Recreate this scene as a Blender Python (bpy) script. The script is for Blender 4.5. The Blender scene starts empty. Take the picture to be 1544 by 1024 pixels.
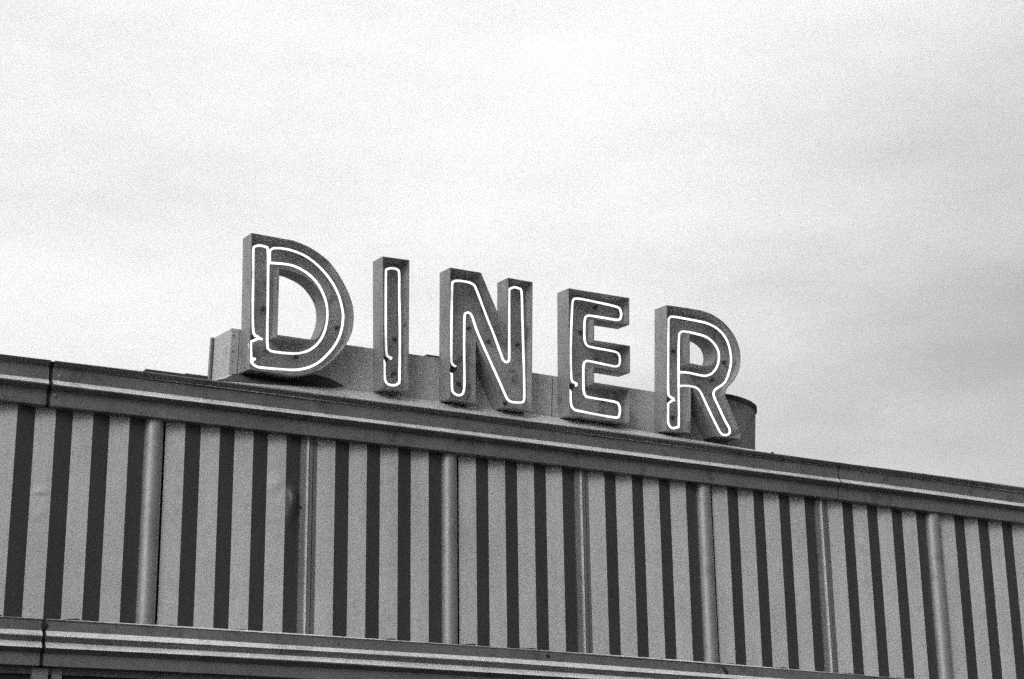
import bpy, math, random
from mathutils import Vector, Matrix, geometry
random.seed(7)
S = bpy.context.scene
COL = S.collection

# ------------------------------------------------------------------ camera
PIT, YAW, ROL, DIST = 0.322035, 0.485044, -0.014594, 10.1055   # DIST: facade plane y
cy, sy, cp, sp = math.cos(YAW), math.sin(YAW), math.cos(PIT), math.sin(PIT)
fw = Vector((sy*cp, cy*cp, sp)); rt = Vector((cy, -sy, 0)); up = rt.cross(fw)
cr_, sr_ = math.cos(ROL), math.sin(ROL)
r2 = rt*cr_ + up*sr_; u2 = up*cr_ - rt*sr_
cam = bpy.data.cameras.new('camera'); co = bpy.data.objects.new('camera', cam); COL.objects.link(co)
M = Matrix((r2, u2, -fw)).transposed().to_4x4(); M.translation = Vector((0, 0, 1.6)); co.matrix_world = M
cam.sensor_width = 36; cam.lens = 36*2918.3/1544; cam.clip_end = 3000; cam.clip_start = .05
S.camera = co

# ------------------------------------------------------------------ materials
def mat(name, col, rough=.5, metal=0., speckle=.1, blotch=.12, streak=0., bump=.0, sc=1.0, emit=None, stain=0.):
    m = bpy.data.materials.new(name); m.use_nodes = True; nt = m.node_tree; N = nt.nodes; L = nt.links
    b = N['Principled BSDF']; b.inputs['Roughness'].default_value = rough; b.inputs['Metallic'].default_value = metal
    if emit:
        b.inputs['Emission Color'].default_value = (1, 1, 1, 1); b.inputs['Emission Strength'].default_value = emit
        b.inputs['Base Color'].default_value = (col, col, col, 1)
        n = N.new('ShaderNodeTexNoise'); n.inputs['Scale'].default_value = 7; n.inputs['Detail'].default_value = 3
        L.new(N.new('ShaderNodeNewGeometry').outputs['Position'], n.inputs['Vector'])
        mr = N.new('ShaderNodeMapRange'); L.new(n.outputs['Fac'], mr.inputs[0])       # gas glows unevenly along the tube
        for i_, v_ in ((1, .35), (2, .60), (3, .72), (4, emit)): mr.inputs[i_].default_value = v_
        L.new(mr.outputs[0], b.inputs['Emission Strength']); return m
    tc = N.new('ShaderNodeNewGeometry').outputs['Position']
    def noise(scale, detail, rgh=.6, vec=None):
        n = N.new('ShaderNodeTexNoise'); n.inputs['Scale'].default_value = scale; n.inputs['Detail'].default_value = detail
        n.inputs['Roughness'].default_value = rgh; L.new(vec or tc, n.inputs['Vector']); return n.outputs['Fac']
    def math_(op, a, b_, cl=False):
        n = N.new('ShaderNodeMath'); n.operation = op; n.use_clamp = cl
        for i, v in enumerate((a, b_)):
            if isinstance(v, (int, float)): n.inputs[i].default_value = v
            else: L.new(v, n.inputs[i])
        return n.outputs[0]
    wn_ = N.new('ShaderNodeTexWhiteNoise'); wn_.noise_dimensions = '3D'; L.new(tc, wn_.inputs['Vector'])
    f1 = noise(150*sc, 2, .7); f2 = noise(3.1*sc, 6, .65); f0 = noise(.55, 3, .5)
    a = math_('ADD', math_('MULTIPLY', math_('SUBTRACT', f1, .5), speckle*5), math_('MULTIPLY', math_('SUBTRACT', wn_.outputs['Value'], .5), speckle*10))
    a = math_('ADD', a, math_('MULTIPLY', math_('SUBTRACT', f0, .5), .5))
    c = math_('MULTIPLY', math_('SUBTRACT', f2, .5), blotch*4)
    k = math_('ADD', math_('ADD', a, c), 1.0)
    if streak:
        mp = N.new('ShaderNodeMapping'); mp.inputs['Scale'].default_value = (22, 22, .9); L.new(tc, mp.inputs['Vector'])
        f3 = noise(1.0, 5, .6, mp.outputs[0]); k = math_('ADD', k, math_('MULTIPLY', math_('SUBTRACT', f3, .5), streak*4))
    if stain:                                            # darker weathered patches with ragged edges
        mr = N.new('ShaderNodeMapRange'); mr.interpolation_type = 'SMOOTHSTEP'; L.new(noise(8.5, 6, .68), mr.inputs[0])
        for i_, v_ in ((1, .54), (2, .66), (3, 1.0), (4, 1-stain)): mr.inputs[i_].default_value = v_
        k = math_('MULTIPLY', k, mr.outputs[0])
    v = math_('MAXIMUM', math_('MULTIPLY', k, col), .004)
    cb = N.new('ShaderNodeCombineColor')
    for i in range(3): L.new(v, cb.inputs[i])
    L.new(cb.outputs[0], b.inputs['Base Color'])
    L.new(math_('ADD', math_('MULTIPLY', math_('SUBTRACT', f2, .5), .35), rough, True), b.inputs['Roughness'])
    if bump:
        bp = N.new('ShaderNodeBump'); bp.inputs['Strength'].default_value = bump; bp.inputs['Distance'].default_value = .004
        L.new(noise(26*sc, 4), bp.inputs['Height']); L.new(bp.outputs[0], b.inputs['Normal'])
    return m
MT = {
 'flute_lit': mat('lit_pleat_enamel', .60, .42, .0, .14, .09, .09, .15, stain=0.1),  # left-facing pleat sides, their light put into the colour
 'flute_shaded':  mat('shaded_pleat_enamel', .068, .42, .0, .22, .08, .08, .15),  # right-facing pleat sides, their shade put into the colour
 'trim':        mat('dull_trim_metal', .30, .38, .35, .18, .10, .06, .25),
 'bead':        mat('bright_moulding', .95, .38, .15, .14, .2, stain=0.25),
 'cornice':     mat('cornice_paint', .20, .5, .1, .18, .20, .10, .2, stain=0.35),
 'tube_trim':   mat('half_round_metal', .40, .5, .5, .14, .05, .03, .12, stain=0.2),
 'gap':         mat('dark_gap', .02, .8, 0, .2, .1),
 'box':         mat('sign_box_paint', .54, .5, .1, .14, .13, .09, .2, stain=0.25),
 'end':         mat('rounded_end_metal', .34, .5, .2, .2, .2, .15, .3, stain=0.45),
 'skirt':       mat('roof_flashing', .88, .35, .35, .12, .14, 0, .35, stain=0.3),
 'black_shade':         mat('black_shade_patch', .06, .85, 0, .25, .2, 0, .5),  # matt black for small parts, also paints the shade under the D
 'letter_side': mat('letter_side_paint', .33, .5, .1, .14, .16, .14, .2, stain=0.3),
 'letter_in':   mat('letter_inner_paint', .29, .55, .05, .16, .24, .12, .2, stain=0.5),
 'tube':        mat('lit_neon', .9, .2, 0, emit=1.4),
 'cap':         mat('black_rubber', .02, .6, 0, .1, .1),
 'glassclip':   mat('dull_glass_clip', .07, .4, 0, .1, .1),
 'roof':        mat('roof_felt', .08, .9, 0, .2, .2, 0, .4),
 'wood':        mat('weathered_board', .07, .85, 0, .3, .3, 0, .5),
 'window':      mat('dark_window_glass', .02, .08, 0, .02, .05),
 'mullion':     mat('window_frame_metal', .3, .45, .3, .15, .1),
 'asphalt':     mat('asphalt', .045, .9, 0, .3, .15, 0, .4, .3),
 'kerb':        mat('kerb_concrete', .05, .9, 0, .2, .15, 0, .3),
}

# ------------------------------------------------------------------ helpers
def obj(name, verts, faces, m, parent=None, smooth=False, mats=None, midx=None):
    me = bpy.data.meshes.new(name); me.from_pydata([tuple(v) for v in verts], [], faces)
    for k in (mats or [m]): me.materials.append(MT[k])
    if midx:
        for p, i in zip(me.polygons, midx): p.material_index = i
    if smooth:
        for p in me.polygons: p.use_smooth = True
    me.update(); o = bpy.data.objects.new(name, me); COL.objects.link(o)
    if parent: o.parent = parent
    return o
def thing(name, label, cat, loc=(0,0,0), rot=(0,0,0), group=None):
    o = bpy.data.objects.new(name, None); o.empty_display_size = .1; COL.objects.link(o)
    o.location = loc; o.rotation_euler = rot; o['label'] = label; o['category'] = cat
    if group: o['group'] = group
    return o
class MB:
    def __init__(s): s.v = []; s.f = []; s.m = []
    def box(s, x0, x1, y0, y1, z0, z1, mi=0):
        b = len(s.v)
        s.v += [(x,y,z) for z in (z0,z1) for y in (y0,y1) for x in (x0,x1)]
        for q in ((0,2,3,1),(4,5,7,6),(0,1,5,4),(2,6,7,3),(0,4,6,2),(1,3,7,5)): s.f.append([b+i for i in q]); s.m.append(mi)
    def grid(s, rows, mi=0, closed=False):           # rows: list of equal-length point lists
        b = len(s.v); n = len(rows[0])
        for r in rows: s.v += list(r)
        for i in range(len(rows)-1):
            for j in range(n if closed else n-1):
                k = (j+1) % n
                s.f.append([b+i*n+j, b+i*n+k, b+(i+1)*n+k, b+(i+1)*n+j]); s.m.append(mi)
    def ngon(s, pts, mi=0):
        b = len(s.v); s.v += list(pts); s.f.append(list(range(b, b+len(pts)))); s.m.append(mi)
    def disc(s, c, r, ax, h, n=12, mi=0):            # short cylinder from c along ax
        ax = Vector(ax).normalized(); a = ax.orthogonal().normalized(); d = ax.cross(a); c = Vector(c)
        r0 = [c + (a*math.cos(t)+d*math.sin(t))*r for t in [2*math.pi*i/n for i in range(n)]]
        r1 = [p + ax*h for p in r0]; r2_ = [c + ax*(h*1.25) + (p-c)*.6 for p in r0]
        s.grid([r0, r1, r2_], mi, True); s.ngon(r2_, mi); s.ngon(r0[::-1], mi)
    def build(s, name, m, parent=None, smooth=False, mats=None):
        return obj(name, s.v, s.f, m, parent, smooth, mats, s.m if mats else None)
def sweep(mb, path, rad, n=10, mi=0):
    P = [Vector(p) for p in path]; Q = [P[0]]
    for p in P[1:]:
        if (p-Q[-1]).length > .002: Q.append(p)
    P = Q; T = []
    for i in range(len(P)):
        a = P[max(i-1,0)]; b = P[min(i+1,len(P)-1)]; T.append((b-a).normalized())
    nrm = T[0].orthogonal().normalized(); rows = []
    for i, p in enumerate(P):
        nrm = (nrm - T[i]*nrm.dot(T[i])).normalized(); bn = T[i].cross(nrm)
        rows.append([p + (nrm*math.cos(t)+bn*math.sin(t))*rad for t in [2*math.pi*k/n for k in range(n)]])
    mb.grid(rows, mi, True)
    for e, s_ in ((0,-1),(-1,1)):
        mb.ngon(rows[e] if s_ > 0 else rows[e][::-1], mi)
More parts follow.
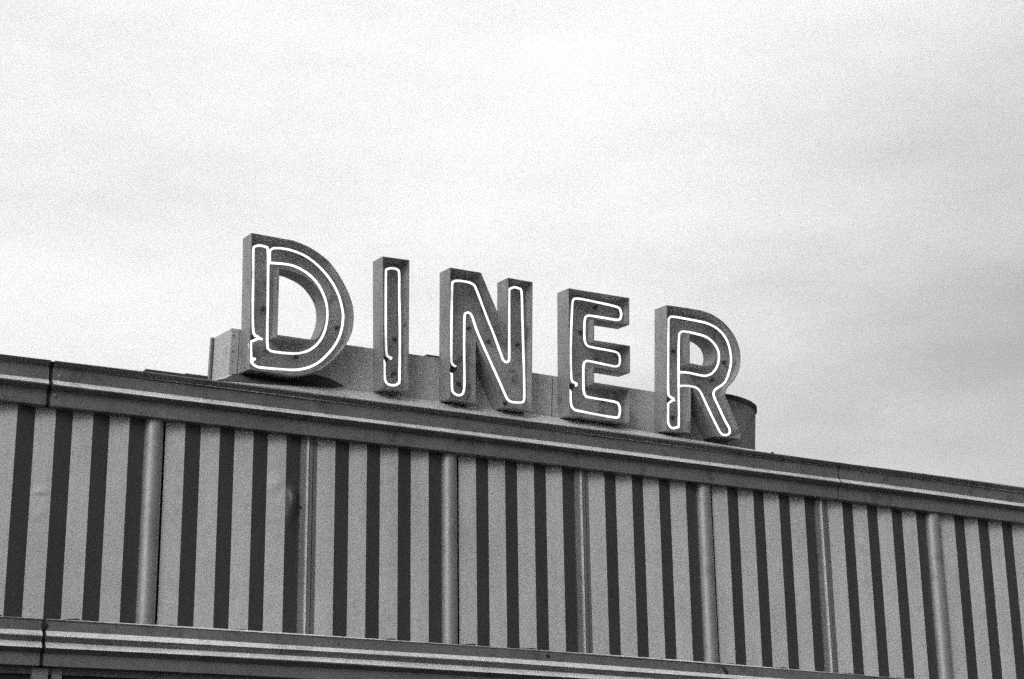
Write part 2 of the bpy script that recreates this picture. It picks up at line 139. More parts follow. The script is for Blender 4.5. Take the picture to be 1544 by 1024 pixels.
D_DATA = {"D":{"out":[[3.5596,0.8137],[3.8168,0.8102],[3.8347,0.8068],[3.8527,0.8035],[3.8707,0.7999],[3.8887,0.7955],[3.9063,0.7907],[3.9235,0.7857],[3.9416,0.7793],[3.9617,0.7704],[3.9848,0.7591],[4.0102,0.7459],[4.0361,0.7302],[4.061,0.7112],[4.0851,0.6875],[4.1091,0.66],[4.1317,0.6312],[4.1516,0.6041],[4.1684,0.579],[4.1828,0.5545],[4.1951,0.5309],[4.2054,0.5085],[4.2136,0.4882],[4.2195,0.4696],[4.2237,0.4511],[4.2269,0.4312],[4.2289,0.4088],[4.2297,0.385],[4.2292,0.3613],[4.2274,0.3395],[4.2244,0.3205],[4.2201,0.3031],[4.2146,0.2862],[4.2075,0.2682],[4.1988,0.2487],[4.1888,0.2286],[4.1773,0.2083],[4.1642,0.1883],[4.1492,0.1683],[4.1323,0.1482],[4.1147,0.129],[4.0974,0.1114],[4.0811,0.096],[4.0651,0.0821],[4.0483,0.0694],[4.0297,0.0575],[4.0079,0.0462],[3.9839,0.0357],[3.96,0.0264],[3.9381,0.0187],[3.9193,0.0131],[3.9022,0.0094],[3.8858,0.0064],[3.8691,0.003],[3.6023,0.007]],"hole":[[3.7449,0.6253],[3.765,0.6256],[3.785,0.6259],[3.8058,0.6247],[3.8279,0.6216],[3.8507,0.617],[3.8732,0.611],[3.8953,0.6038],[3.917,0.5952],[3.9375,0.5846],[3.9565,0.5716],[3.9742,0.5566],[3.9906,0.5401],[4.0062,0.5221],[4.0205,0.5026],[4.0321,0.4817],[4.0402,0.4587],[4.0457,0.4344],[4.049,0.4116],[4.05,0.3918],[4.0487,0.3734],[4.0461,0.3549],[4.0424,0.3353],[4.0372,0.3155],[4.0309,0.2965],[4.0231,0.2774],[4.0142,0.259],[4.0048,0.2448],[3.995,0.2373],[3.9847,0.234],[3.9744,0.2307],[3.7595,0.2267]],"tubes":[[[3.6437,0.2207],[3.6393,0.2251],[3.6349,0.2295],[3.6306,0.2435],[3.6264,0.2697],[3.6224,0.3056],[3.6183,0.3541],[3.6142,0.4229],[3.6101,0.5045],[3.6063,0.5782],[3.6023,0.639],[3.5986,0.6918],[3.597,0.7303],[3.5982,0.7478],[3.6016,0.7508],[3.6071,0.7524],[3.615,0.7569],[3.6249,0.7599],[3.6356,0.7616],[3.6475,0.7623],[3.6602,0.7617],[3.6707,0.7593],[3.6775,0.7593],[3.682,0.7575],[3.686,0.7412],[3.69,0.704],[3.6935,0.6524],[3.6972,0.5922],[3.7015,0.5215],[3.7059,0.4425],[3.7101,0.3674],[3.7136,0.2955],[3.7169,0.2275],[3.7206,0.1776],[3.7246,0.1555],[3.7291,0.1513],[3.7352,0.1493],[3.7408,0.1446],[3.748,0.1421],[3.7648,0.141],[3.7988,0.141],[3.8426,0.1425],[3.8812,0.1455],[3.9083,0.1499],[3.9301,0.1559],[3.9505,0.1639],[3.9709,0.1738],[3.9898,0.1857],[4.0074,0.1999],[4.0237,0.2168],[4.0385,0.2361],[4.0513,0.257],[4.0619,0.2796],[4.0704,0.3038],[4.0767,0.329],[4.0808,0.3558],[4.0826,0.3836],[4.0826,0.4099],[4.0808,0.4332],[4.0772,0.455],[4.0713,0.4771],[4.0627,0.5008],[4.0518,0.5247],[4.0394,0.5471],[4.0259,0.5675],[4.0109,0.5863],[3.9941,0.6035],[3.9749,0.6193],[3.954,0.6334],[3.9318,0.6457],[3.9082,0.6563],[3.8835,0.6649],[3.8589,0.6712],[3.8357,0.6744],[3.8126,0.6753],[3.7879,0.6749],[3.7602,0.6731],[3.7308,0.6701],[3.7015,0.667]],[[3.7022,0.6751],[3.7005,0.6945],[3.6989,0.7138],[3.6985,0.7294],[3.6995,0.7392],[3.7019,0.7451],[3.7065,0.7502],[3.7129,0.7553],[3.7216,0.7595],[3.735,0.7628],[3.7548,0.7656],[3.7794,0.7674],[3.8054,0.7673],[3.8327,0.7648],[3.8615,0.7604],[3.8892,0.7543],[3.9144,0.7467],[3.9384,0.7374],[3.9625,0.7255],[3.9878,0.7105],[4.0133,0.6929],[4.0376,0.6737],[4.0605,0.6533],[4.0821,0.6314],[4.1017,0.6085],[4.1192,0.585],[4.1348,0.5606],[4.1484,0.5346],[4.1603,0.5052],[4.1704,0.4742],[4.1778,0.4467],[4.1819,0.426],[4.1835,0.4088],[4.1835,0.39],[4.1825,0.3675],[4.1799,0.3436],[4.1756,0.32],[4.1698,0.2976],[4.1623,0.2756],[4.1531,0.254],[4.1422,0.233],[4.1296,0.2125],[4.115,0.1918],[4.0978,0.1697],[4.0786,0.1473],[4.0593,0.1275],[4.0405,0.1114],[4.0216,0.0978],[4.0027,0.0861],[3.9836,0.0763],[3.9645,0.0684],[3.9453,0.0617],[3.9273,0.0562],[3.9094,0.052],[3.8875,0.0485],[3.8595,0.0458],[3.8277,0.0438],[3.7946,0.042],[3.7582,0.0399],[3.7207,0.038],[3.6908,0.0373],[3.6736,0.0379],[3.6641,0.0397],[3.6559,0.0427],[3.6472,0.0464],[3.6399,0.0514],[3.6341,0.0599],[3.6304,0.0732],[3.6282,0.0901],[3.6261,0.1089],[3.623,0.1316],[3.62,0.1562],[3.6192,0.1749],[3.6221,0.1831],[3.6271,0.1855],[3.6321,0.1878]]],"cap":[3.628,0.2102],"tip":[3.682,0.2204],"end":[3.6693,0.2107],"sup":[[3.7072,0.4051],[4.1773,0.3582],[3.93,0.1447]]},"I":{"out":[[4.3939,0.8048],[4.5712,0.8097],[4.6066,0.0087],[4.4415,0.0061]],"tubes":[[[4.4925,0.2059],[4.4866,0.2096],[4.4806,0.2133],[4.4753,0.229],[4.4709,0.2611],[4.467,0.3052],[4.4632,0.3604],[4.4588,0.4335],[4.4543,0.5178],[4.4506,0.5915],[4.4476,0.6475],[4.4453,0.6927],[4.4445,0.7254],[4.4451,0.7412],[4.4472,0.7444],[4.4521,0.7465],[4.4612,0.7515],[4.4732,0.7553],[4.485,0.7576],[4.4962,0.7582],[4.5072,0.7572],[4.5164,0.7542],[4.5228,0.7524],[4.5274,0.7486],[4.5312,0.7329],[4.5341,0.702],[4.5362,0.6591],[4.5392,0.6048],[4.5441,0.5373],[4.5498,0.4585],[4.5552,0.3733],[4.5604,0.2719],[4.5652,0.1643],[4.5679,0.0856],[4.5679,0.0558],[4.5658,0.0545],[4.5622,0.0549],[4.5571,0.0486],[4.5505,0.0441],[4.542,0.0409],[4.5305,0.0386],[4.5171,0.0377],[4.5052,0.0385],[4.4958,0.0409],[4.4877,0.0451],[4.4812,0.0515],[4.4766,0.0591],[4.4735,0.0689],[4.4708,0.0846],[4.4686,0.1091],[4.4668,0.1396],[4.465,0.17]]],"cap":[4.48,0.1966],"tip":[4.53,0.2115],"end":[4.4614,0.1854],"sup":[[4.5551,0.3391],[4.5602,0.1281]]},"N":{"out":[[4.8444,0.8055],[5.0565,0.8063],[5.2599,0.4215],[5.2446,0.8028],[5.4179,0.8016],[5.443,-0.0155],[5.2463,-0.0135],[5.0408,0.3698],[5.055,-0.0123],[4.8789,-0.0074]],"tubes":[[[4.9255,0.2116],[4.9213,0.2143],[4.9172,0.217],[4.9136,0.2217],[4.9107,0.2235],[4.9084,0.2273],[4.9059,0.25],[4.9028,0.3013],[4.8996,0.3717],[4.8966,0.4488],[4.8935,0.5395],[4.8907,0.6372],[4.8895,0.7089],[4.8903,0.7353],[4.8929,0.7353],[4.8973,0.734],[4.9027,0.7394],[4.91,0.7433],[4.9224,0.7462],[4.9439,0.7482],[4.9704,0.749],[4.9932,0.7486],[5.0084,0.7471],[5.0199,0.7443],[5.0298,0.7398],[5.0365,0.7381],[5.0416,0.7346],[5.0529,0.7157],[5.0758,0.6701],[5.1048,0.609],[5.1314,0.5537],[5.1519,0.5132],[5.17,0.4784],[5.1881,0.4423],[5.2087,0.3987],[5.2293,0.3538],[5.2454,0.3191],[5.2539,0.3011],[5.258,0.2933],[5.2623,0.288],[5.269,0.283],[5.2759,0.2805],[5.2823,0.28],[5.2877,0.2815],[5.2925,0.285],[5.2962,0.2902],[5.2988,0.2911],[5.3003,0.2937],[5.3005,0.3146],[5.2989,0.3645],[5.296,0.4329],[5.2929,0.5049],[5.2894,0.5836],[5.2857,0.6659],[5.284,0.7265],[5.2853,0.7501],[5.2885,0.7519],[5.2936,0.7521],[5.3008,0.7578],[5.3097,0.7621],[5.3196,0.7645],[5.3307,0.7652],[5.3426,0.7642],[5.3528,0.7611],[5.3602,0.7605],[5.3659,0.7578],[5.3709,0.7395],[5.375,0.6988],[5.3784,0.6426],[5.3824,0.5778],[5.3879,0.5018],[5.394,0.4174],[5.3995,0.3398],[5.4042,0.2731],[5.4083,0.2131],[5.4115,0.1624],[5.414,0.1222],[5.4154,0.0911],[5.4151,0.0678],[5.4134,0.0536],[5.4098,0.0471],[5.403,0.0426],[5.3914,0.0384],[5.3766,0.0362],[5.3613,0.0351],[5.3456,0.0344],[5.3295,0.0348],[5.3155,0.0378],[5.3059,0.0425],[5.2983,0.0497],[5.2884,0.0639],[5.2754,0.0857],[5.26,0.1144],[5.2392,0.1522],[5.2091,0.2046],[5.1736,0.2662],[5.1412,0.3229],[5.1145,0.37],[5.0909,0.4122],[5.0711,0.4497],[5.056,0.4832],[5.0446,0.512],[5.0351,0.5338],[5.0271,0.5463],[5.0209,0.5518],[5.0148,0.5547],[5.0081,0.5564],[5.0015,0.5554],[4.9956,0.5519],[4.9901,0.5509],[4.9853,0.5473],[4.9826,0.5263],[4.9829,0.4779],[4.9853,0.4122],[4.9883,0.3435],[4.9924,0.2703],[4.9972,0.194],[5.0004,0.1334],[5.0013,0.098],[5.0006,0.078],[4.9985,0.063],[4.9952,0.0506],[4.9906,0.0432],[4.9844,0.0379],[4.9758,0.0337],[4.9657,0.0316],[4.9554,0.0319],[4.9447,0.0352],[4.9338,0.0409],[4.9255,0.048],[4.9212,0.0545],[4.9194,0.0624],[4.9178,0.0762],[4.9159,0.0993],[4.9144,0.1282],[4.9128,0.1572]]],"cap":[4.9408,0.2022],"tip":[4.9551,0.2134],"end":[4.8958,0.1641],"sup":[[5.0503,0.4773],[5.1897,0.4131],[5.3908,0.4203],[4.9957,0.1204],[5.3165,0.0353]]},"E":{"out":[[5.6745,0.8004],[6.1209,0.8032],[6.1253,0.6266],[5.8667,0.6254],[5.8707,0.4904],[6.1342,0.4899],[6.1386,0.3128],[5.8757,0.3173],[5.8787,0.2162],[6.1412,0.2107],[6.1425,-0.0086],[5.7063,-0.01]],"tubes":[[[5.7648,0.2134],[5.7574,0.216],[5.7499,0.2186],[5.7437,0.2408],[5.7389,0.2943],[5.7353,0.3676],[5.733,0.4453],[5.7325,0.5309],[5.7333,0.621],[5.7346,0.6897],[5.7356,0.722],[5.7371,0.7326],[5.7398,0.7396],[5.743,0.7483],[5.7476,0.7534],[5.757,0.7569],[5.7719,0.7593],[5.7918,0.76],[5.8186,0.7599],[5.8563,0.7588],[5.901,0.7568],[5.9428,0.7548],[5.9794,0.7531],[6.0131,0.7514],[6.0402,0.7493],[6.0586,0.7472],[6.0705,0.7448],[6.0796,0.7401],[6.0869,0.7321],[6.0916,0.7218],[6.0943,0.7112],[6.0956,0.7005],[6.0951,0.6894],[6.0923,0.6799],[6.0883,0.6723],[6.082,0.6662],[6.0705,0.6619],[6.0529,0.6601],[6.03,0.6603],[6.0009,0.6606],[5.9601,0.6609],[5.9133,0.6615],[5.8765,0.6612],[5.8577,0.6599],[5.8489,0.6578],[5.8424,0.6538],[5.8361,0.6489],[5.8321,0.6421],[5.8294,0.6298],[5.8277,0.6084],[5.8273,0.5814],[5.8276,0.556],[5.8282,0.5336],[5.8296,0.5128],[5.8322,0.4955],[5.8359,0.483],[5.841,0.474],[5.8481,0.4671],[5.8534,0.4623],[5.8608,0.4595],[5.8826,0.4572],[5.9328,0.4553],[5.9977,0.4538],[6.0483,0.4515],[6.0706,0.4481],[6.0783,0.4438],[6.0833,0.4378],[6.0892,0.4295],[6.0924,0.4194],[6.0938,0.4085],[6.0942,0.3958],[6.0928,0.3822],[6.0893,0.3711],[6.0837,0.3636],[6.0759,0.3587],[6.0647,0.3556],[6.0516,0.3545],[6.0351,0.3553],[6.0093,0.3568],[5.9654,0.3594],[5.9125,0.3627],[5.8717,0.3642],[5.8532,0.3635],[5.8466,0.3611],[5.8419,0.3566],[5.8358,0.3517],[5.8316,0.3448],[5.829,0.3306],[5.8283,0.3045],[5.8292,0.2711],[5.8305,0.2399],[5.8315,0.2129],[5.833,0.1881],[5.8354,0.168],[5.8385,0.1545],[5.8426,0.1459],[5.8485,0.1395],[5.8519,0.1351],[5.8571,0.1329],[5.8787,0.1311],[5.9322,0.1297],[6.0025,0.1286],[6.057,0.1265],[6.0803,0.1232],[6.0874,0.1189],[6.0919,0.1125],[6.0978,0.1033],[6.101,0.092],[6.1024,0.0798],[6.1023,0.0658],[6.1004,0.0509],[6.0966,0.0391],[6.0939,0.0319],[6.0893,0.0278],[6.0735,0.0254],[6.0402,0.0248],[5.9957,0.0259],[5.9499,0.0276],[5.9019,0.0299],[5.8525,0.0328],[5.8137,0.0353],[5.7925,0.0365],[5.7817,0.0373],[5.7731,0.04],[5.7638,0.0449],[5.7565,0.0517],[5.7508,0.0613],[5.7468,0.0752],[5.7443,0.092],[5.7425,0.1083],[5.7416,0.1226],[5.7414,0.1364],[5.7412,0.1502]]],"cap":[5.7631,0.1928],"tip":[5.8117,0.2095],"end":[5.7284,0.1722],"sup":[[5.946,0.7426],[5.8408,0.5643],[5.9561,0.3957],[6.0255,0.1416]]},"R":{"out":[[6.4018,0.7981],[6.5725,0.8012],[6.6012,0.8008],[6.6303,0.8006],[6.6586,0.7999],[6.6848,0.7981],[6.7079,0.7951],[6.7289,0.7914],[6.7491,0.7864],[6.7697,0.7798],[6.7914,0.7714],[6.8134,0.7615],[6.8349,0.75],[6.8554,0.7369],[6.8752,0.7216],[6.8943,0.7044],[6.912,0.686],[6.9275,0.6673],[6.9407,0.6479],[6.9519,0.6277],[6.9611,0.6072],[6.9684,0.5871],[6.9735,0.5673],[6.9764,0.5476],[6.9777,0.5281],[6.9778,0.5088],[6.9768,0.4896],[6.9745,0.4706],[6.9708,0.4519],[6.9657,0.434],[6.959,0.4168],[6.9508,0.4003],[6.9413,0.3843],[6.9308,0.3687],[6.918,0.3532],[6.9032,0.3381],[6.8889,0.3235],[6.8776,0.3098],[6.8704,0.2972],[6.8659,0.2855],[6.8624,0.2742],[6.8584,0.2627],[6.9884,0.0158],[6.9746,-0.017],[6.7876,-0.0192],[6.6121,0.2715],[6.5982,0.2745],[6.5976,-0.0196],[6.417,-0.0239]],"hole":[[6.5825,0.6253],[6.6034,0.6263],[6.6243,0.6274],[6.6453,0.6267],[6.6668,0.6238],[6.6883,0.6192],[6.7086,0.6124],[6.7281,0.6034],[6.7463,0.5923],[6.7612,0.5795],[6.7716,0.5642],[6.7787,0.5472],[6.783,0.5314],[6.7846,0.5183],[6.7835,0.5065],[6.7807,0.4947],[6.7766,0.4821],[6.7708,0.4696],[6.7629,0.4584],[6.7518,0.4494],[6.7385,0.4417],[6.7253,0.434],[6.6763,0.4324],[6.5857,0.4373]],"tubes":[[[6.4796,0.2066],[6.4724,0.211],[6.4652,0.2154],[6.4598,0.234],[6.4571,0.2708],[6.4562,0.3219],[6.4553,0.389],[6.4539,0.4883],[6.4526,0.604],[6.4521,0.6903],[6.4521,0.7224],[6.4529,0.7246],[6.4556,0.7248],[6.4591,0.7326],[6.4645,0.7384],[6.4761,0.7424],[6.4956,0.7442],[6.5214,0.7441],[6.5527,0.7437],[6.5931,0.7431],[6.6391,0.7422],[6.679,0.741],[6.7067,0.7402],[6.7281,0.7392],[6.7497,0.7364],[6.7739,0.7313],[6.7982,0.7246],[6.8209,0.7158],[6.8419,0.7046],[6.8613,0.6915],[6.8784,0.6771],[6.8927,0.6617],[6.9046,0.6451],[6.9147,0.6268],[6.9234,0.6062],[6.9303,0.5839],[6.9355,0.5621],[6.939,0.5417],[6.9407,0.5217],[6.9405,0.5015],[6.9382,0.4808],[6.934,0.4598],[6.9284,0.4387],[6.9211,0.4163],[6.9125,0.3937],[6.9035,0.3745],[6.8952,0.361],[6.8865,0.3508],[6.8755,0.3406],[6.8596,0.3288],[6.8413,0.317],[6.8264,0.3064],[6.8174,0.2983],[6.8118,0.2913],[6.8084,0.2836],[6.8064,0.2751],[6.8067,0.2658],[6.8102,0.2536],[6.8176,0.2382],[6.8284,0.2198],[6.842,0.1971],[6.8603,0.1662],[6.8815,0.131],[6.8997,0.1014],[6.9133,0.0823],[6.9239,0.0688],[6.9314,0.0569],[6.9354,0.0454],[6.9363,0.0356],[6.9346,0.0272],[6.9303,0.0201],[6.9235,0.0145],[6.915,0.0105],[6.9041,0.0078],[6.8915,0.0068],[6.8797,0.0089],[6.871,0.0129],[6.8631,0.0202],[6.8512,0.0356],[6.832,0.0638],[6.8089,0.1003],[6.7865,0.1362],[6.7658,0.1702],[6.7458,0.2036],[6.729,0.2315],[6.7176,0.251],[6.7093,0.2649],[6.7003,0.2761],[6.6901,0.2852],[6.6791,0.2914],[6.6651,0.2957],[6.6458,0.298],[6.6235,0.2982],[6.6024,0.2974],[6.5841,0.2958],[6.5669,0.2933],[6.5498,0.2908]],[[6.5481,0.3807],[6.5692,0.3828],[6.5902,0.3848],[6.6148,0.3858],[6.6471,0.3843],[6.683,0.3817],[6.7127,0.3803],[6.7309,0.3807],[6.7429,0.3822],[6.7548,0.3858],[6.7691,0.3914],[6.7833,0.3991],[6.7968,0.4094],[6.8097,0.423],[6.8218,0.4392],[6.8315,0.4565],[6.8383,0.4748],[6.8428,0.4942],[6.8449,0.5132],[6.8449,0.5318],[6.8426,0.55],[6.8371,0.5672],[6.8277,0.5831],[6.8152,0.5979],[6.8011,0.6112],[6.7862,0.6228],[6.7698,0.6329],[6.7511,0.641],[6.7303,0.6467],[6.7073,0.6504],[6.6804,0.6531],[6.645,0.6555],[6.6058,0.6569],[6.5752,0.6567],[6.5592,0.6544],[6.5516,0.6505],[6.5461,0.6453],[6.5408,0.6418],[6.5376,0.637],[6.5353,0.6232],[6.5337,0.5998],[6.533,0.5675],[6.5331,0.5199],[6.534,0.4498],[6.5357,0.3646],[6.5375,0.2796],[6.54,0.1921],[6.5427,0.1049],[6.5433,0.0415],[6.541,0.0168],[6.5366,0.0157],[6.53,0.0162],[6.5202,0.011],[6.5083,0.0075],[6.4972,0.0065],[6.4878,0.0083],[6.4792,0.0126],[6.4723,0.019],[6.4674,0.027],[6.4642,0.0372],[6.4621,0.0498],[6.461,0.0657],[6.461,0.084],[6.461,0.1031],[6.4606,0.1224],[6.4602,0.1424],[6.4598,0.1624]]],"cap":[6.4755,0.193],"tip":[6.5319,0.2055],"end":[6.5036,0.1948],"sup":[[6.9307,0.5118],[6.5348,0.5321],[6.5432,0.0931],[6.8398,0.3774]]},"patch":[[3.5477,-0.0025],[3.5838,0.0014],[3.6149,0.0212],[3.653,0.0598],[3.711,0.0496],[3.8362,0.0262],[3.969,0.0313],[4.0638,0.0596],[4.1705,0.0452],[4.2577,0.0119],[4.1735,-0.0048],[3.9647,-0.0311]],"skirtpatch":[[3.394,0.03],[3.543,0.951],[3.586,1.028],[3.755,0.997],[4.011,1.525],[4.168,0.946],[3.867,0.409],[3.683,0.163],[3.539,0.118]],"cyl":[[6.9754,0.302],[7.0617,0.2948],[7.1262,0.2812],[7.1848,0.2569],[7.2094,0.2365],[7.1767,-0.0378]]}
# ------------------------------------------------------------------ the facade
Y0 = DIST
X0, PP, JW, RW, LA, DP = 3.2514, .2, .1022, .1153, .1068, .0193
def bow(x, z):       # heights bent down a little towards both ends, standing in for lens distortion
    u = max(-4.6, min(4.6, x-5.75)); k = max(0, min(1, (z-3.48)/1.22))
    return z - (.00226*(1-k)+.00099*k)*(u*u-.6)
def RX(n):           # x of the nth pleat ridge
    x = X0 + (n-4)*PP + (n//8)*JW + ((n-4)//8)*RW
    u = max(-4.2, min(4.2, x-5.7514)); return x + .00187*(u*u-4) + .001735*u*(u*u-4)  # even spacing warped slightly, also standing in for lens distortion
NLO, NHI = -24, 56
XL, XR = RX(NLO)-LA, RX(NHI)-LA
bld = thing('diner_building', 'long low diner building with pale and dark vertical pleats under a metal cornice', 'building', (5, Y0, 0))
def B(name, mb, m, smooth=False, mats=None, parent=None):
    mb.v = [(v[0]-5, v[1], bow(v[0], v[2])) for v in mb.v]      # local to the Empty, y measured from the facade plane
    return mb.build(name, m, parent or bld, smooth, mats)
ZB, ZT = 3.452, 4.629
DENTS = [(1,4.15,.007,.03),(1,4.02,.004,.05),(7,4.31,.009,.07),(7,4.12,.003,.04),(5,3.86,.002,.05),(14,4.2,.002,.06),(19,3.9,.002,.05),(25,4.1,.002,.06)]
DN = [d_[0] for d_ in DENTS]
def zz(n): return [ZB+(ZT-ZB)*i/n for i in range(n+1)]
for p0 in range(NLO, NHI, 4):
    mb = MB()
    for n in range(p0, p0+4):
        xr = RX(n) ; xv = xr-LA; xd = xr+(PP-LA)
        if n < p0+3: xd = RX(n+1)-LA
        j1, j2 = random.uniform(-.0012,.0012), random.uniform(-.0012,.0012)
        rowsL = []; rowsD = []
        dent = (n == 7)
        for z in zz(60 if dent or n in DN else 12):
            w = math.sin(z*5+n)*.0006
            rl = []
            for i in range(9):
                t = i/8; y = DP*(1-t) + (w-.0008)*math.sin(math.pi*t)
                for (dn, dz, da, ds) in DENTS:
                    if dn == n: y -= da*math.exp(-((z-dz)/ds)**2-((t-.5)/.3)**2)*(math.sin((z-dz)/ds*2.2)+.6)
                rl.append((xv+j1+(xr+j2-xv-j1)*t, y, z))
            rowsL.append(rl)
            r = []
            for i in range(7):
                t = i/6; x = xr+j2*(1-t)+(xd-xr)*t; y = DP*t + (w if 0 < i < 6 else 0)
                if dent:
                    zc = 4.33; g = math.exp(-((z-zc+.09)/.10)**2) if z < zc-.03 else math.exp(-((z-zc+.03)/.018)**2)*.75
                    y += -.038*g*math.sin(math.pi*min(1, t*1.15))*(1 if t < .87 else .3)
                r.append((x, y, z))
            rowsD.append(r)
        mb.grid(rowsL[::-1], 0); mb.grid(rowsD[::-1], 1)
        if n % 2 == 0:                                  # rust-dark gap at the foot of every other pleat
            a_, b_ = (xv*.97+xr*.03), xv*.08+xr*.92; hh = random.uniform(3.4905,3.4955)
            pa = lambda x, z: (x, DP*(xr-x)/LA-.0016, z)
            mb.grid([[pa(a_,hh-.004),pa(a_*.5+b_*.5,hh-.001),pa(b_*.8+a_*.2,hh+.001),pa(b_,hh-.002)],[pa(a_,3.46),pa(a_*.5+b_*.5,3.46),pa(b_*.8+a_*.2,3.46),pa(b_,3.46)]], 2)
    B('fluted_panel', mb, None, False, ['flute_lit','flute_shaded','gap'])
    # trim that follows the panel: joint strip at p0 = 8k, half-round at 8k+4
    xe = RX(p0)-LA
    if p0 % 8 == 0:
        xs = RX(p0-1)+(PP-LA); w = xe-xs; mb = MB()
        prof = [(xs,DP),(xs,DP-.012),(xs+.30*w,DP-.013),(xs+.34*w,DP-.018),(xs+.37*w,DP-.019),(xs+.42*w,DP-.013),(xs+.70*w,DP-.012),(xs+.705*w,DP+.004),(xs+.76*w,DP+.004),(xs+.765*w,DP-.008),(xe,DP-.002)]
        mb.grid([[(x,y,z) for x, y in prof] for z in zz(8)][::-1], 0)
        t = B('joint_trim', mb, 'trim')
        mb = MB(); mb.box(xs+.335*w, xs+.425*w, DP-.0225, DP-.0185, ZB, ZT); B('bead', mb, 'bead', parent=t) 
    else:
        xs = RX(p0-1)+(PP-LA); w = xe-xs; mb = MB(); cx = xs+.445*w; R_ = .44*w
        rows = [[(cx-math.cos(a)*R_, DP+.004-math.sin(a)*R_*.95, z) for a in [math.pi*i/20 for i in range(21)]] for z in [3.483+(ZT-3.483)*i/8 for i in range(9)]]
        mb.grid(rows[::-1], 0); B('half_round_trim', mb, 'tube_trim', True)
mb = MB(); mb.disc((3.949,.0065,4.210), .008, (0,-1,0), .003, 9); B('trim_hole', mb, 'gap')
# backing wall behind the pleats
mb = MB(); mb.box(XL, XR, .045, .2, 2.9, 4.80); B('parapet_wall', mb, 'gap')

def run(name, prof, x0, x1, m, mats=None, mid=None, step=.3, parent=None, wob=0):
    mb = MB(); k = max(2, int((x1-x0)/step)); xs = [x0+(x1-x0)*i/k for i in range(k+1)]
    for i in range(len(prof)-1):
        a, b = prof[i], prof[i+1]
        mb.grid([[(x, a[0]+math.sin(x*3.1+i)*wob, a[1]+math.sin(x*2.3+i*2)*wob) for x in xs], [(x, b[0]+math.sin(x*3.1+i+1)*wob, b[1]+math.sin(x*2.3+i*2+2)*wob) for x in xs]], (mid or [0]*99)[i])
    mb.ngon([(x0, y, z) for y, z in prof][::-1], (mid or [0])[0]); mb.ngon([(x1, y, z) for y, z in prof], (mid or [0])[0])
    return B(name, mb, m, False, mats, parent)
corn = [(.19,4.616),(.19,4.861),(-.090,4.8660),(-.104,4.8640),(-.108,4.8575),(-.071,4.8390),(-.0730,4.8385),(-.0775,4.8345),(-.0775,4.8335),(-.070,4.8320),(-.070,4.7597),(-.0950,4.7308),(-.0950,4.7270),(-.050,4.7075),(-.050,4.6270),(-.046,4.6250),(.19,4.6250)]
CMID = [0,0,0,0,0,0,1,0,0,0,1,0,0,0,0,0,0]
SMID = [0,0,0,1,0,0,0,1,0,0,0,1,0,0,0,0,0,0]
BKP = [(.18,4.632),(.18,4.856),(-.094,4.8595),(-.098,4.856),(-.062,4.838),(-.062,4.762),(-.072,4.728),(-.042,4.706),(-.042,4.632)]
JX = [XL-.05, -2.80, 2.4545, 7.725, 12.93, XR+.05]
for i in range(len(JX)-1):
    g = .016 if i in (1,2) else .006
    x0 = JX[i]+(.011 if i == 2 else .005); x1 = JX[i+1]-(.011 if i == 1 else .005)
    cs = run('cornice', corn, x0, x1, None, ['cornice','bead'], CMID, wob=.0018)
    if i == 2:
        for px, pz in ((2.502,4.787),(2.489,4.684)):
            mb = MB(); mb.disc((px, -.0695 if pz>4.73 else -.0495, pz), .009, (0,-1,0), .006); B('screw', mb, 'trim', parent=cs)
for x in JX[1:-1]:
    mb = MB(); mb.ngon([(x-.03,y,z) for y,z in BKP]); mb.ngon([(x+.03,y,z) for y,z in BKP][::-1])
    mb.grid([[(x+.03,y,z) for y,z in BKP],[(x-.03,y,z) for y,z in BKP]],0,True); B('joint_backing', mb, 'gap')
sill = [(.03,3.20),(.03,3.455),(-.022,3.4740),(-.0290,3.4820),(-.0350,3.4765),(-.0350,3.4745),(-.0300,3.4725),(-.0300,3.4166),(-.0560,3.3880),(-.0560,3.3845),(-.0300,3.3605),(-.0300,3.3585),(-.0560,3.3270),(-.0560,3.3235),(-.0200,3.3010),(-.0200,3.2380),(-.0160,3.2350),(.05,3.2350)]
SX = [XL-.05, -2.81, 2.514, 7.70, 12.94, XR+.05]
for i in range(len(SX)-1):
    x0 = SX[i]+(.011 if i == 2 else .004); x1 = SX[i+1]-(.010 if i == 1 else .004)
    sl = run('sill_moulding', sill, x0, x1, None, ['cornice','bead'], SMID, wob=.0018)
    if i == 2:
        for (x, z, r) in ((4.1775,3.439,.0045),(5.519,3.447,.012),(6.10,3.425,.004),(5.05,3.442,.004)):
            mb = MB(); mb.disc((x, -.0302, z), r, (0,-1,0), .003, 9); B('bolt_hole', mb, 'gap', parent=sl)
        mb = MB(); pts = [(6.750,3.462),(6.764,3.462),(6.795,3.428),(6.790,3.419),(6.774,3.421)]
        mb.ngon([(x,-.034,z) for x, z in pts][::-1]); mb.grid([[(x,-.034,z) for x, z in pts],[(x,-.02,z) for x, z in pts]],0,True); B('tear', mb, 'gap', parent=sl)
for x in SX[1:-1]:
    mb = MB(); mb.box(x-.03, x+.03, -.014, .028, 3.24, 3.476); B('sill_joint_backing', mb, 'gap')
mb = MB(); mb.disc((2.516,-.0295,3.444), .019, (0,-1,0), .003, 11); B('drain_hole', mb, 'gap')
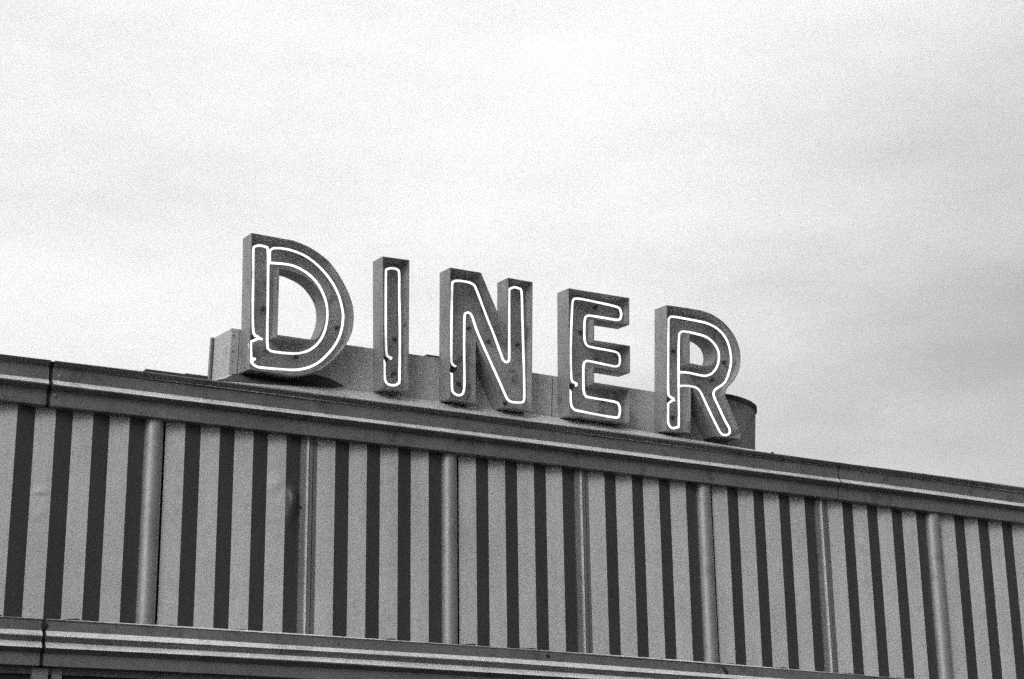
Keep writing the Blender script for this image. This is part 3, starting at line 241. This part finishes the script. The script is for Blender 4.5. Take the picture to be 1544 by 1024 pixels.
# lower wall, windows, sides and roof of the building
mb = MB(); mb.box(XL, XR, .13, 9.0, 0, 1.0); B('lower_wall', mb, 'box')
k = 0; xw = 2.4765-1.82*3
mb = MB(); mb.box(XL, XR, .2, 9.0, 1.0, 4.79); B('body_wall', mb, 'gap')
while xw < XR-.2:
    if xw > XL+.1:
        mb = MB(); mb.box(xw, xw+.084, .012, .15, 1.0, 3.231); mb.box(xw+.084, xw+.107, .05, .149, 1.0, 3.229); mb.box(xw+.107, xw+.160, .022, .15, 1.0, 3.231)
        mu = B('window_mullion', mb, 'mullion')
        mb = MB(); mb.box(xw+.162, xw+1.818, .05, .058, 1.0, 3.2305); B('window_pane', mb, 'window')
    xw += 1.82
mb = MB(); mb.box(XL, XR, .2, 9.0, 4.79, 4.857); B('roof', mb, 'roof')

# ------------------------------------------------------------------ the sign on the roof
T = .106; O = Vector((0, DIST+.12, 4.98773))
ct, st = math.cos(T), math.sin(T)
def loc2(x, s=0, v=0): return (x, O.y+s*ct-v*st, O.z+s*st+v*ct)
BX = 5.2
box = thing('sign_box', 'long grey metal box behind the neon letters, rounded at its right end', 'sign box', loc2(BX), (T,0,0))
def SB(name, mb, m, parent=None, smooth=False, mats=None, ox=BX, th=None):
    mb.v = [(v[0]-ox, v[1], v[2]) for v in mb.v]; return mb.build(name, m, parent or th or box, smooth, mats)
XA, XE, VT, VB, BD = 3.5305, 7.045, .2672, -.20, .335
def vt(x): return .2675 - max(0, x-4.9)*.0115
mb = MB(); xs = [XA+(6.70-XA)*i/14 for i in range(15)]
mb.grid([[(x,0,vt(x)) for x in xs],[(x,0,VB) for x in xs]]); mb.grid([[(x,BD,vt(x)) for x in xs],[(x,0,vt(x)) for x in xs]])
mb.ngon([(XA,0,VB),(XA,0,vt(XA)),(XA,BD,vt(XA)),(XA,BD,VB)]); mb.grid([[(x,BD,VB) for x in xs],[(x,BD,vt(x)) for x in xs]])
SB('box_shell', mb, 'box')
mb = MB(); mb.box(XA-.016, XA, BD-.02, BD+.006, VB, VT+.004); SB('corner_angle', mb, 'trim')
mb = MB(); mb.box(XA-.002, XA-.0005, BD-.032, BD-.02, VB, VT-.001); SB('corner_seam', mb, 'gap')
for x in (3.579, 4.62, 5.66):
    mb = MB(); mb.box(x, x+.0035, -.0015, .0, -.05, vt(x)-.004); SB('panel_seam', mb, 'glassclip')
for v in (.225, .13, .07):
    mb = MB(); mb.disc((3.546, -.001, v), .0045, (0,-1,0), .003, 8); SB('rivet', mb, 'glassclip')
# rounded end, a little taller than the box
mb = MB(); xa = 6.66; pts = [(xa,-.004),(6.85,-.004),(7.0,-.004)]
cxr, rr = 7.015, .35
pts += [(cxr+math.sin(a)*rr, rr-.004-math.cos(a)*rr) for a in [math.pi*i/36 for i in range(37)]] + [(xa, 2*rr-.004)]
def vtop(x): return .300 + max(0,(x-7.0))*-.085
mb.grid([[(x,s,vtop(x)) for x, s in pts],[(x,s,VB) for x, s in pts]], 0); mb.grid([[(xa,2*rr-.004,VB),(xa,-.004,VB)],[(xa,2*rr-.004,vtop(xa)),(xa,-.004,vtop(xa))]])
ce = SB('rounded_end', mb, 'end', smooth=False)
mb = MB(); lid = [(x,s,vtop(x)-.001) for x, s in pts]; mb.ngon(lid[::-1]); SB('end_lid', mb, 'end', parent=ce)
mb = MB(); out = []
for i, (x, s) in enumerate(pts[1:-1]):
    out.append((x,s))
def off(p, d):
    cxx = max(xa, min(cxr, p[0])); v = Vector((p[0]-cxx, p[1]-rr+.004)); 
    return (p[0]+v.normalized().x*d, p[1]+v.normalized().y*d)
o1 = [off(p, .001) for p in out]; o2 = [off(p, .010) for p in out]
mb.grid([[(x,s,vtop(x)-.026) for x,s in o1],[(x,s,vtop(x)-.026) for x,s in o2],[(x,s,vtop(x)+.003) for x,s in o2],[(x,s,vtop(x)+.003) for x,s in o1]])
SB('rim', mb, 'black_shade', parent=ce)

# sloped flashing between the cornice and the box (part of the building)
mb = MB(); rows = []
n = 40; lo = []; hi = []
for i in range(n+1):
    x = 3.36+(7.17-3.36)*i/n
    lo.append((x, -.078+math.sin(x*9)*.001, 4.8675)); 
    k = 1 if x < 5.8 else max(.12, 1-(x-5.8)/1.37*.88)
    kl = 1 if x > 3.55 else (x-3.36)/.19*.97+.03
    k = min(k, kl)
    hy = .12*k + -.078*(1-k); hz = 4.9855*k + 4.8675*(1-k)
    hi.append((x, hy + math.sin(x*5)*.001 - .002, hz))
mid = [((a[0]+b[0])/2, (a[1]+b[1])/2, (a[2]+b[2])/2 + math.sin(a[0]*7)*.002) for a, b in zip(lo, hi)]
mb.grid([hi, mid, lo]); B('roof_flashing', mb, 'skirt', True)
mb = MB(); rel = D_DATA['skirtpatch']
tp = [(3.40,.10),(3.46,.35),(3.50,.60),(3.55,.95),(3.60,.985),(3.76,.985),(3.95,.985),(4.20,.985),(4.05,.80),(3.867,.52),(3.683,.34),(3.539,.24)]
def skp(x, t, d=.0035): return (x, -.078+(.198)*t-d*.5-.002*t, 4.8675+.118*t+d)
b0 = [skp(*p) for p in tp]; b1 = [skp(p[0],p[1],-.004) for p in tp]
mb.ngon(b0[::-1]); mb.grid([b0,b1],0,True); B('black_shade_patch', mb, 'black_shade')  # dark sheet on the flashing standing for shade below the D
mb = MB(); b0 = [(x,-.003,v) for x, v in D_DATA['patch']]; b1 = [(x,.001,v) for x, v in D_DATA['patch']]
mb.ngon(b0); mb.grid([b0,b1],0,True); SB('shade_smear', mb, 'black_shade')  # same painted shade carried up onto the box front

# ------------------------------------------------------------------ the letters
LD = .15
def inset(poly, d):
    n = len(poly); A = sum(poly[i][0]*poly[(i+1)%n][1]-poly[(i+1)%n][0]*poly[i][1] for i in range(n)); sgn = 1 if A > 0 else -1
    out = []
    for i in range(n):
        p0, p1, p2 = Vector(poly[i-1]), Vector(poly[i]), Vector(poly[(i+1)%n])
        e1 = (p1-p0).normalized(); e2 = (p2-p1).normalized()
        n1 = Vector((-e1.y, e1.x))*sgn; n2 = Vector((-e2.y, e2.x))*sgn
        b = n1+n2; b = b/max(.3, b.dot(n1)) if b.length > 1e-6 else n1
        out.append(tuple(p1+b*d))
    return out
def wall(mb, poly, d, s0, s1):          # sheet wall following an outline, with thickness d
    q = inset(poly, d)
    R = [[(x,s1,v) for x,v in poly],[(x,s0,v) for x,v in poly],[(x,s0,v) for x,v in q],[(x,s1,v) for x,v in q]]
    mb.grid(R, 0, True)
LB = {
 'D': 'neon letter D, the first letter, standing at the left end of the sign box',
 'I': 'narrow upright neon channel letter I between the letters D and N',
 'N': 'neon channel letter N with a slanting stroke, middle letter between I and E',
 'E': 'neon channel letter E with three arms, between the letters N and R',
 'R': 'neon letter R with round bowl and slanting leg, before the rounded box end'}
for ch in 'DINER':
    d = D_DATA[ch]; xs = [p[0] for p in d['out']]; cx = (min(xs)+max(xs))/2
    th = thing('neon_letter', LB[ch], 'sign letter', loc2(cx), (T,0,0), 'neon letters spelling DINER on the roof sign')
    L = lambda nm, mb, m, par=None, sm=False: SB(nm, mb, m, par, sm, None, cx, th)
    pts = [tuple(p) for p in d['out']]
    mb = MB(); wall(mb, pts, .0035, -LD, -.0015); sw = L('side_wall', mb, 'letter_side')
    sw.data.materials.append(MT['letter_in'])
    n = len(pts)
    for i, p in enumerate(sw.data.polygons):
        if i >= 2*n: p.material_index = 1
    loops = [[Vector((x,v,0)) for x, v in inset(pts,.002)]]
    if 'hole' in d:
        hp = [tuple(p) for p in d['hole']]; mb = MB(); wall(mb, hp, -.0035, -LD, -.0015); iw = L('counter_wall', mb, 'letter_in')
        loops.append([Vector((x,v,0)) for x, v in hp])
    tr = geometry.tessellate_polygon(loops); fl = [p for l in loops for p in l]
    vs = [(p.x, -.012, p.y) for p in fl]+[(p.x, -.004, p.y) for p in fl]; k = len(fl)
    fs = [tuple(t) for t in tr]+[tuple(i+k for i in t[::-1]) for t in tr]
    mb = MB(); mb.v = vs; mb.f = fs; mb.m = [0]*len(fs); L('back_panel', mb, 'letter_in')
    for ti, tb in enumerate(d['tubes']):
        path = [(x,-.095,v) for x, v in tb]
        if ti == 0:
            tx, tv = d['tip']; path = [(tx,-.035,tv),(tx-(tx-tb[0][0])*.35,-.075,tv-(tv-tb[0][1])*.35)] + path
        if ti == len(d['tubes'])-1:
            ex, ev = d['end']; path = path + [(ex,-.085,ev)] + ([(ex+(.03 if ex > tb[-1][0] else -.004), -.05, ev+.005)])
        mb = MB(); sweep(mb, path, .0070, 10); L('neon_tube', mb, 'tube', None, True)
    hx, hv = d['cap']
    mb = MB(); mb.disc((hx,-.012,hv), .019, (0,-1,0), .055, 14); L('electrode_housing', mb, 'cap')
    for sx, svv in d['sup']:
        mb = MB(); mb.disc((sx,-.012,svv), .011, (0,-1,0), .03, 10); L('tube_support', mb, 'glassclip')
    REFL = {'D':((3.5957,.165),(3.6007,.0935)),'I':((4.4384,.1717),(4.4443,.0637))}
    if ch in REFL:
        (ax_,av),(bx_,bv) = REFL[ch]; mb = MB(); sweep(mb, [(ax_,-.13,av),(bx_,-.13,bv)], .0026, 6); L('tube_reflection', mb, 'tube')  # glowing strip standing for the tube's reflection along the side wall
    if ch == 'D':
        mb = MB(); mb.disc((3.649,-.012,.083), .0105, (0,-1,0), .07, 10); L('return_elbow', mb, 'tube')
        mb = MB(); a = d['tubes'][1][0]; sweep(mb, [(a[0]+.004,-.092,a[1]-.01),(a[0]+.004,-.092,a[1]+.045)], .0045, 8); L('blocked_tube', mb, 'cap')

# ------------------------------------------------------------------ small things on the roof
pl = thing('roof_board', 'dark weathered boards lying on the roof edge to the left of the sign', 'board', (3.171, DIST-.02, 4.859))
mb = MB(); mb.box(-.184,.180,-.03,.09,0,.018); mb.box(-.184,.05,-.028,.08,.0185,.0335); mb.box(.0505,.182,-.024,.07,.0185,.040); mb.build('board', 'wood', pl)
vc = thing('vent_cap', 'small flat black vent cap just showing over the sign box behind the letter N', 'vent', (5.31, DIST+1.10, 4.857))
mb = MB(); mb.disc((0,0,0), .05, (0,0,1), .553, 14); mb.build('pipe', 'black_shade', vc)
mb = MB(); mb.box(-.102,.102,-.10,.10,.69,.736); mb.build('cap_plate', 'black_shade', vc)
fb = thing('cornice_clip', 'tiny dark metal clip on the cornice edge right of the rounded sign box end', 'clip', (7.20, DIST-.06, 4.865))
mb = MB(); mb.v = [(-.03,-.01,-.002),(.012,-.01,-.002),(.012,-.01,.018),(.006,-.01,.02),(-.03,.01,-.002),(.012,.01,-.002),(.012,.01,.018),(.006,.01,.02)]; mb.f = [(0,1,2,3),(7,6,5,4),(0,4,5,1),(1,5,6,2),(2,6,7,3),(3,7,4,0)]; mb.m = [0]*6; mb.build('clip_plate', 'black_shade', fb)

# ------------------------------------------------------------------ ground
def struct(name, mb, m):
    o = mb.build(name, m); o['kind'] = 'structure'; return o
mb = MB(); g = 1500; mb.ngon([(-g,-g,-.12),(g,-g,-.12),(g,g,-.12),(-g,g,-.12)]); struct('ground', mb, 'asphalt')
mb = MB(); mb.box(XL-2, XR+2, DIST-2.2, DIST+9.3, -.3, -.004); struct('pavement', mb, 'kerb')

# ------------------------------------------------------------------ sky and light
SUN_EL, SUN_AZ = 30., -132.      # degrees; azimuth measured from the inward facade normal, negative = left
d = Vector((math.sin(math.radians(SUN_AZ))*math.cos(math.radians(SUN_EL)), math.cos(math.radians(SUN_AZ))*math.cos(math.radians(SUN_EL)), math.sin(math.radians(SUN_EL))))
ld = bpy.data.lights.new('sun', 'SUN'); ld.energy = .9; ld.angle = math.radians(22)
lo_ = bpy.data.objects.new('sun', ld); COL.objects.link(lo_); lo_.rotation_euler = (-d).to_track_quat('-Z','Y').to_euler(); lo_.location = (-20,-20,40)
W = bpy.data.worlds.new('World'); S.world = W; W.use_nodes = True; nt = W.node_tree; N = nt.nodes; K = nt.links
bg = N['Background']; bg.inputs['Strength'].default_value = .1
sky = N.new('ShaderNodeTexSky'); sky.sky_type = 'NISHITA'; sky.sun_disc = False; sky.sun_elevation = math.radians(SUN_EL); sky.sun_rotation = math.radians(SUN_AZ)
bw = N.new('ShaderNodeRGBToBW'); K.new(sky.outputs[0], bw.inputs[0])
tc = N.new('ShaderNodeTexCoord').outputs['Generated']
sep = N.new('ShaderNodeSeparateXYZ'); K.new(tc, sep.inputs[0])
def mth(op, a, b=0., c=None, cl=False):
    n = N.new('ShaderNodeMath'); n.operation = op; n.use_clamp = cl
    for i, v in enumerate((a, b, c)):
        if v is None: continue
        if isinstance(v, (int, float)): n.inputs[i].default_value = v
        else: K.new(v, n.inputs[i])
    return n.outputs[0]
def ramp(v, a, b, lo, hi):
    n = N.new('ShaderNodeMapRange'); n.interpolation_type = 'SMOOTHSTEP'
    K.new(v, n.inputs[0]); n.inputs[1].default_value = a; n.inputs[2].default_value = b; n.inputs[3].default_value = lo; n.inputs[4].default_value = hi
    return n.outputs[0]
def wn(scale, stretch, detail, rough):
    mp = N.new('ShaderNodeMapping'); mp.inputs['Scale'].default_value = stretch; mp.inputs['Rotation'].default_value = (0, .18, 0); K.new(tc, mp.inputs[0])
    n = N.new('ShaderNodeTexNoise'); n.inputs['Scale'].default_value = scale; n.inputs['Detail'].default_value = detail; n.inputs['Roughness'].default_value = rough
    K.new(mp.outputs[0], n.inputs['Vector']); return n.outputs['Fac']
cl1 = wn(4.2, (1,1,3.2), 9, .6); wn2 = N.new('ShaderNodeTexWhiteNoise'); wn2.noise_dimensions = '3D'; K.new(tc, wn2.inputs['Vector']); cl2 = wn2.outputs['Value']
# thin cloud sheet: brightest high up, greyer towards the right and the horizon
right = mth('ADD', mth('MULTIPLY', sep.outputs[0], .9), mth('MULTIPLY', sep.outputs[2], -1.1))
base = ramp(right, -.08, .42, 8.75, 6.3)
base = mth('MULTIPLY', base, ramp(sep.outputs[2], .36, .52, .985, 1.10))
base = mth('MULTIPLY', base, mth('ADD', mth('MULTIPLY', mth('SUBTRACT', cl1, .5), .6), 1.0))
# added sky dimming, mainly out of view: dark front right, bright left, shapes light
front = mth('ADD', mth('MULTIPLY', sep.outputs[1], -.8), mth('MULTIPLY', sep.outputs[0], 1.1))
front = mth('SUBTRACT', front, mth('MULTIPLY', sep.outputs[2], .35))
base = mth('MULTIPLY', base, ramp(front, -.25, .75, 1.0, .16))
vd = N.new('ShaderNodeVectorMath'); vd.operation = 'SUBTRACT'; K.new(tc, vd.inputs[0]); vd.inputs[1].default_value = (.6425, .6998, .3122)
vm = N.new('ShaderNodeVectorMath'); vm.operation = 'MULTIPLY'; K.new(vd.outputs[0], vm.inputs[0]); vm.inputs[1].default_value = (1, 1, 3.2)
vl = N.new('ShaderNodeVectorMath'); vl.operation = 'LENGTH'; K.new(vm.outputs[0], vl.inputs[0])
patch = mth('ADD', vl.outputs['Value'], mth('MULTIPLY', mth('SUBTRACT', cl1, .5), .25))
base = mth('MULTIPLY', base, ramp(patch, .02, .24, .84, 1.0))      # one heavier grey cloud low on the right
base = mth('MULTIPLY', base, mth('ADD', mth('MULTIPLY', mth('SUBTRACT', cl2, .5), 1.25), 1.0))
tot = mth('ADD', mth('MULTIPLY', bw.outputs[0], .12), base)
cb = N.new('ShaderNodeCombineColor')
for i in range(3): K.new(tot, cb.inputs[i])
K.new(cb.outputs[0], bg.inputs['Color'])
S.view_settings.view_transform = 'Standard'; S.view_settings.look = 'None'; S.view_settings.exposure = 0; S.view_settings.gamma = 1
S.cycles.use_denoising = False; S.cycles.use_adaptive_sampling = True; S.cycles.adaptive_threshold = 1.0; S.cycles.adaptive_min_samples = 16; S.cycles.max_bounces = 6; S.cycles.sample_clamp_indirect = 4
S.render.film_transparent = False
